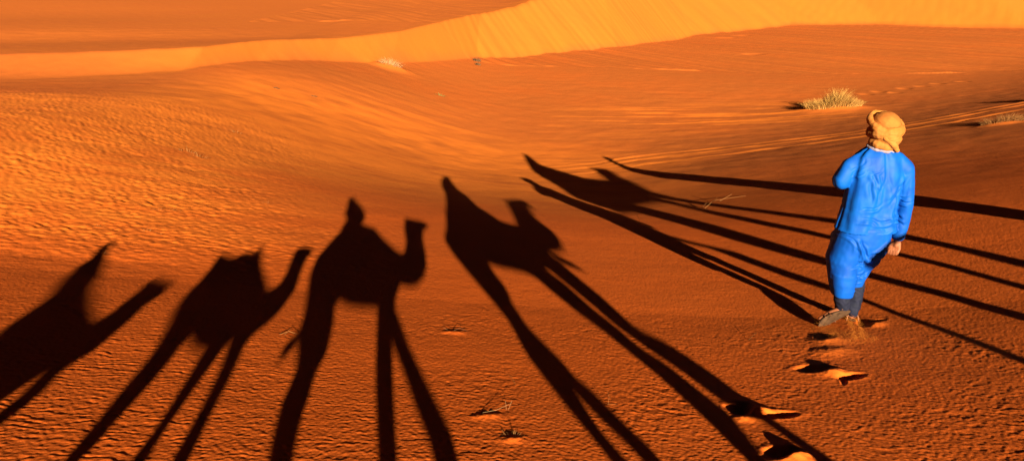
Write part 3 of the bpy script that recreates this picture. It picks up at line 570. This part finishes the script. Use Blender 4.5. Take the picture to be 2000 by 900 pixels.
# sandals
def sandal(h, t_, up):
    h = np.array(h, float); t_ = np.array(t_, float); ax = t_ - h; L = np.linalg.norm(ax); ax /= L
    up = np.array(up, float); up -= ax * (up @ ax); up /= np.linalg.norm(up); sd = np.cross(ax, up)
    V = []; Fc = []; N = 36
    for lay, dz in ((0, -.008), (1, .008)):
        for k in range(N):
            a = 2 * math.pi * k / N; px = -math.cos(a) * (L / 2 + .03) + L / 2; q = px / L
            wv = math.sin(a) * (.036 + .014 * max(0, min(1, q)))
            V.append(h + ax * px + sd * wv + up * (dz + .012 * math.sin(q * 3.1)))
    V.append(sum(V[:N]) / N); V.append(sum(V[N:2 * N]) / N)
    for k in range(N):
        j = (k + 1) % N; Fc += [[k, j, N + j, N + k], [2 * N, j, k], [2 * N + 1, N + k, N + j]]
    e = empty('sandal', (0, 0, 0), None, None); e.parent = man
    o = mesh_obj('sole', V, Fc, M_SOLE, e, True)
    m = o.modifiers.new('b', 'BEVEL'); m.width = .003; m.segments = 2; m.limit_method = 'ANGLE'
    for q0, q1, hh in ((.70, .78, .055), (.48, .58, .070), (.02, .12, .075)):
        P = []
        for k in range(9):
            a = math.pi * k / 8; P.append(h + ax * L * (q0 + (q1 - q0) * k / 8) + sd * math.cos(a) * .044 + up * math.sin(a) * hh)
        s = Blob(); s.chain(P, [.0065] * 9); s.build('strap', M_STRAP, e, .005, 2)
sandal(LH + (.015, -.008, -.012), LT + (-.01, -.012, -.014), (.1, .93, .22))
sandal((.024, .055, -.014), (.036, .305, -.043), (0, .12, 1))
# sand thrown up behind the lifted heel: loose grains
V = []; Fc = []
for k in range(2300):
    u_ = rng.random(); st = rng.choice([0, 1, 2, 3], p=[.25, .25, .35, .15])
    if st < 2:
        px = 2.62 + (.03, .09)[st] - .04 * u_ + rng.normal() * .010; py = 5.52 - .26 * u_ + rng.normal() * .03; h = .11 * (1 - u_ ** 1.5) + .006 + abs(rng.normal()) * .008
    elif st == 2:
        a = rng.uniform(0, 6.28); r = .14 * math.sqrt(rng.random()); px = 2.60 + r * 1.3 * math.cos(a); py = 5.28 + r * math.sin(a) * 1.2; h = abs(rng.normal()) * .018 + .004
    else:
        px = 2.50 + rng.normal() * .05; py = 5.50 + rng.normal() * .09; h = abs(rng.normal()) * .03 + .004
    z = gz(px, py) + h; s = rng.uniform(.0008, .0018); n0 = len(V)
    for q in ((1, 0, -.5), (-.5, .87, -.5), (-.5, -.87, -.5), (0, 0, 1)): V.append((px + q[0] * s, py + q[1] * s, z + q[2] * s))
    Fc += [[n0, n0 + 2, n0 + 1], [n0, n0 + 1, n0 + 3], [n0 + 1, n0 + 2, n0 + 3], [n0 + 2, n0, n0 + 3]]
M_GRAIN = mottled('loose_sand', (.46, .15, .02), (.52, .19, .025), 20, .9, .1)
tag(mesh_obj('kicked_sand', V, Fc, M_GRAIN, None, False), 'spray of loose golden sand falling behind the lifted sandal', 'sand', None, 'stuff')

# ---------------------------------------------------------------- plants
def blades(name, cx, cy, n, rx, ry, h, wdt, mat, lab, cat, group=None, lean=.5, hump=None, seed=1, stems=None):
    g = np.random.default_rng(seed); V = []; Fc = []
    z0 = gz(cx, cy)
    for k in range(n):
        a = g.uniform(0, 6.283); r = math.sqrt(g.random()); bx = cx + rx * r * math.cos(a); by = cy + ry * r * math.sin(a)
        hh = h * g.uniform(.45, 1.0) * (1 - .45 * r) * (hump((bx - cx) / rx) if hump else 1)
        bz = float(gz(np.array([bx]), np.array([by]), True)[0]) - .01
        dx = math.cos(a) * lean * r + g.normal() * .25; dy = math.sin(a) * lean * r + g.normal() * .25
        p = g.uniform(0, 3.14); wx, wy = math.cos(p) * wdt / 2, math.sin(p) * wdt / 2
        n0 = len(V); K = 3
        for j in range(K + 1):
            t = j / K; s = 1 - t * .85
            X = bx + dx * hh * t * t * .9 + dx * hh * .25 * t; Y = by + dy * hh * t * t * .9 + dy * hh * .25 * t; Z = bz + hh * (t - .18 * t * t * (dx * dx + dy * dy))
            V += [(X - wx * s - cx, Y - wy * s - cy, Z - z0), (X + wx * s - cx, Y + wy * s - cy, Z - z0)]
        for j in range(K): q = n0 + 2 * j; Fc.append([q, q + 1, q + 3, q + 2])
    if stems:
        e = empty(name, (cx, cy, z0), lab, cat, group); o = mesh_obj('stalks', V, Fc, mat, e, False); return e
    o = mesh_obj(name, V, Fc, mat, None, False, (cx, cy, z0)); return tag(o, lab, cat, group)
hp = lambda q: .72 + .38 * math.exp(-((q - .15) / .28) ** 2) - .25 * math.exp(-((q + .35) / .16) ** 2) - .25 * max(0, q - .4)
blades('grass_tuft', 16.55, 39.5, 2600, 1.45, .7, 1.0, .022, M_GRASS, 'large yellow-green grass clump on a small mound behind the turbaned man', 'grass clump', None, .7, hp, 2)
blades('grass_tuft', 15.75, 24.3, 700, .75, .30, .34, .012, M_DRY, 'low dry straw clump at the right edge with long thin shadows', 'grass clump', None, 1.2, None, 3)
blades('grass_tuft', 22.4, 31.6, 500, .4, .4, .75, .02, M_GRASS, 'grass clump just past the right edge, only its shadow reaching in', 'grass clump', None, .6, None, 4)
blades('dead_bush', -7.2, 46.4, 300, .6, .4, .5, .03, M_PALE, 'bleached dead bush on a sand mound at the foot of the dune', 'bush', None, 1.7, None, 5)
for (x, y, s, lab) in ((-2.68, 59.6, .40, 'tiny dark shrub at the dune foot, the upper and larger of the pair'), (-2.52, 57.6, .26, 'tiny dark shrub just below another at the dune foot')):
    blades('shrub', x, y, 120, s * .7, s * .5, s, .05, M_TWIG, lab, 'shrub', 'tiny dark shrubs at the dune foot', .8, None, int(s * 100))
SMALL = [(-9.15, 30.0, .09, M_TWIG, 'dark speck of a plant on the smooth dark flat, upper left one'), (-7.89, 30.6, .09, M_TWIG, 'dark speck of a plant on the smooth flat, right of and below the other'),
    (-3.83, 41.2, .2, M_GREEN, 'faint green sprig lying alone on the open flat below the dune')]
for i, (x, y, s, mt, lab) in enumerate(SMALL): blades('small_plant', x, y, 40, s * 1.4, s * .6, s, .025, mt, lab, 'plant', None, 1.2, None, 30 + i)
def strands(name, pts_list, r, mat, lab, cat, group=None):
    x0, y0 = pts_list[0][0][:2]; z0 = gz(x0, y0); V = []; Fc = []
    for pts in pts_list:
        Q = []
        for (x, y, h) in pts: Q.append(np.array((x - x0, y - y0, gz(x, y) + h - z0)))
        n0 = len(V)
        for i, q in enumerate(Q):
            rr = .48 * r * (1 - .6 * i / max(1, len(Q) - 1))
            for k in range(5):
                a = k * 6.283 / 5; V.append(q + np.array((math.cos(a) * rr, math.sin(a) * rr * .6, math.sin(a) * rr)))
        for i in range(len(Q) - 1):
            for k in range(5):
                a = n0 + i * 5 + k; b2 = n0 + i * 5 + (k + 1) % 5; Fc.append([a, b2, b2 + 5, a + 5])
    o = mesh_obj(name, V, Fc, mat, None, True, (x0, y0, z0)); return tag(o, lab, cat, group)
# loose stalks and sprigs lying or standing on the sand
strands('grass_stalk', [[(2.0, 11.6, 0), (2.03, 11.62, .08), (1.98, 11.6, .19)]], .006, M_PALE, 'single pale stalk standing beside the long shadows right of centre', 'stalk')
strands('grass_stalk', [[(.53, 3.70, 0), (.535, 3.70, .05), (.525, 3.71, .085)], [(.53, 3.70, .004), (.58, 3.71, .007)]], .0014, M_DRY, 'thin dry stalk standing between two leg shadows near the bottom', 'stalk')
strands('grass_stalk', [[(.02, 3.95, .0), (.0, 3.99, .03), (-.04, 4.08, .03)]], .0014, M_DRY, 'thin pale stalk leaning beside the wide leg shadow at bottom centre', 'stalk')
strands('grass_stalk', [[(1.36, 3.72, .0), (1.38, 3.68, .03), (1.40, 3.60, .012)]], .0016, M_PALE, 'curved pale stalk at the edge of the lower footprints', 'stalk')
strands('trailing_twig', [[(3.55, 13.7, .02), (3.8, 14.3, .06), (4.2, 14.6, .05), (4.75, 15.0, .02)], [(3.8, 14.1, .02), (4.0, 14.35, .12)], [(4.1, 14.5, .03), (4.35, 14.6, .13)], [(3.6, 13.7, .0), (3.75, 13.8, .1)]], .010, M_DRY, 'pale trailing twig lying across the thin leg shadows', 'twig')
strands('trailing_twig', [[(1.80, 5.25, .005), (1.88, 5.36, .03), (1.93, 5.46, .01)]], .0022, M_DRY, 'short curved straw lying left of the man and his footprints', 'twig')
strands('trailing_twig', [[(-1.55, 4.62, .004), (-1.50, 4.66, .02), (-1.44, 4.64, .01)], [(-1.52, 4.62, .0), (-1.50, 4.70, .03)]], .004, M_DRY, 'bright bit of straw beside the tail shadow of the centre camel', 'twig')
strands('trailing_twig', [[(-.43, 5.03, .004), (-.38, 5.06, .022), (-.32, 5.03, .01)], [(-.37, 5.05, .0), (-.35, 5.00, .03)], [(-.46, 5.05, .0), (-.5, 5.06, .015)]], .003, M_TWIG, 'dark crooked twig right of the central camel leg shadows', 'twig')
strands('trailing_twig', [[(-.16, 3.45, .004), (-.08, 3.47, .02), (-.01, 3.55, .03)], [(-.02, 3.53, .0), (.0, 3.56, .045)], [(-.03, 3.53, .0), (-.035, 3.57, .04)]], .0018, M_PALE, 'forked pale twig above the small sprouting plant at bottom centre', 'twig')
blades('seedling', .0, 3.19, 60, .05, .02, .045, .003, M_DRY, 'small sprouting dry plant on a little mound at bottom centre', 'plant', None, 1.0, None, 61)
for i, (x, y, s) in enumerate([(-5.92, 13.72, .16), (-5.6, 13.4, .14), (-4.27, 8.82, .07), (-4.1, 8.9, .06), (-4.43, 7.76, .06), (-3.91, 7.79, .06), (-3.75, 7.7, .05), (-3.84, 6.74, .05), (-6.6, 18.2, .15), (-3.4, 10.2, .06)]):
    lab = ['straw wisps amid the pale left ground, larger of the upper pair', 'straw wisps beside the larger ones amid the pale left ground', 'straw wisps at the edge of pale and smooth ground, left half', 'straw wisps just right of others at the pale ground edge',
        'straw wisps far left, above the leftmost pointed shadow', 'straw wisps right of the leftmost pointed shadow tip', 'straw wisps furthest right of those near the leftmost shadow tip', 'straw wisps touching the tip of the leftmost shadow', 'straw wisps high on the pale left ground near the dark band', 'straw wisps between the pale ground and the rider shadow'][i]
    blades('straw_wisps', x, y, 26, s * 1.1, s * .5, s, s * .06, M_DRY, lab, 'straw', 'straw wisps on the pale ground', 1.8, None, 70 + i)
bpy.context.view_layer.update()
print('objects', len(bpy.data.objects))
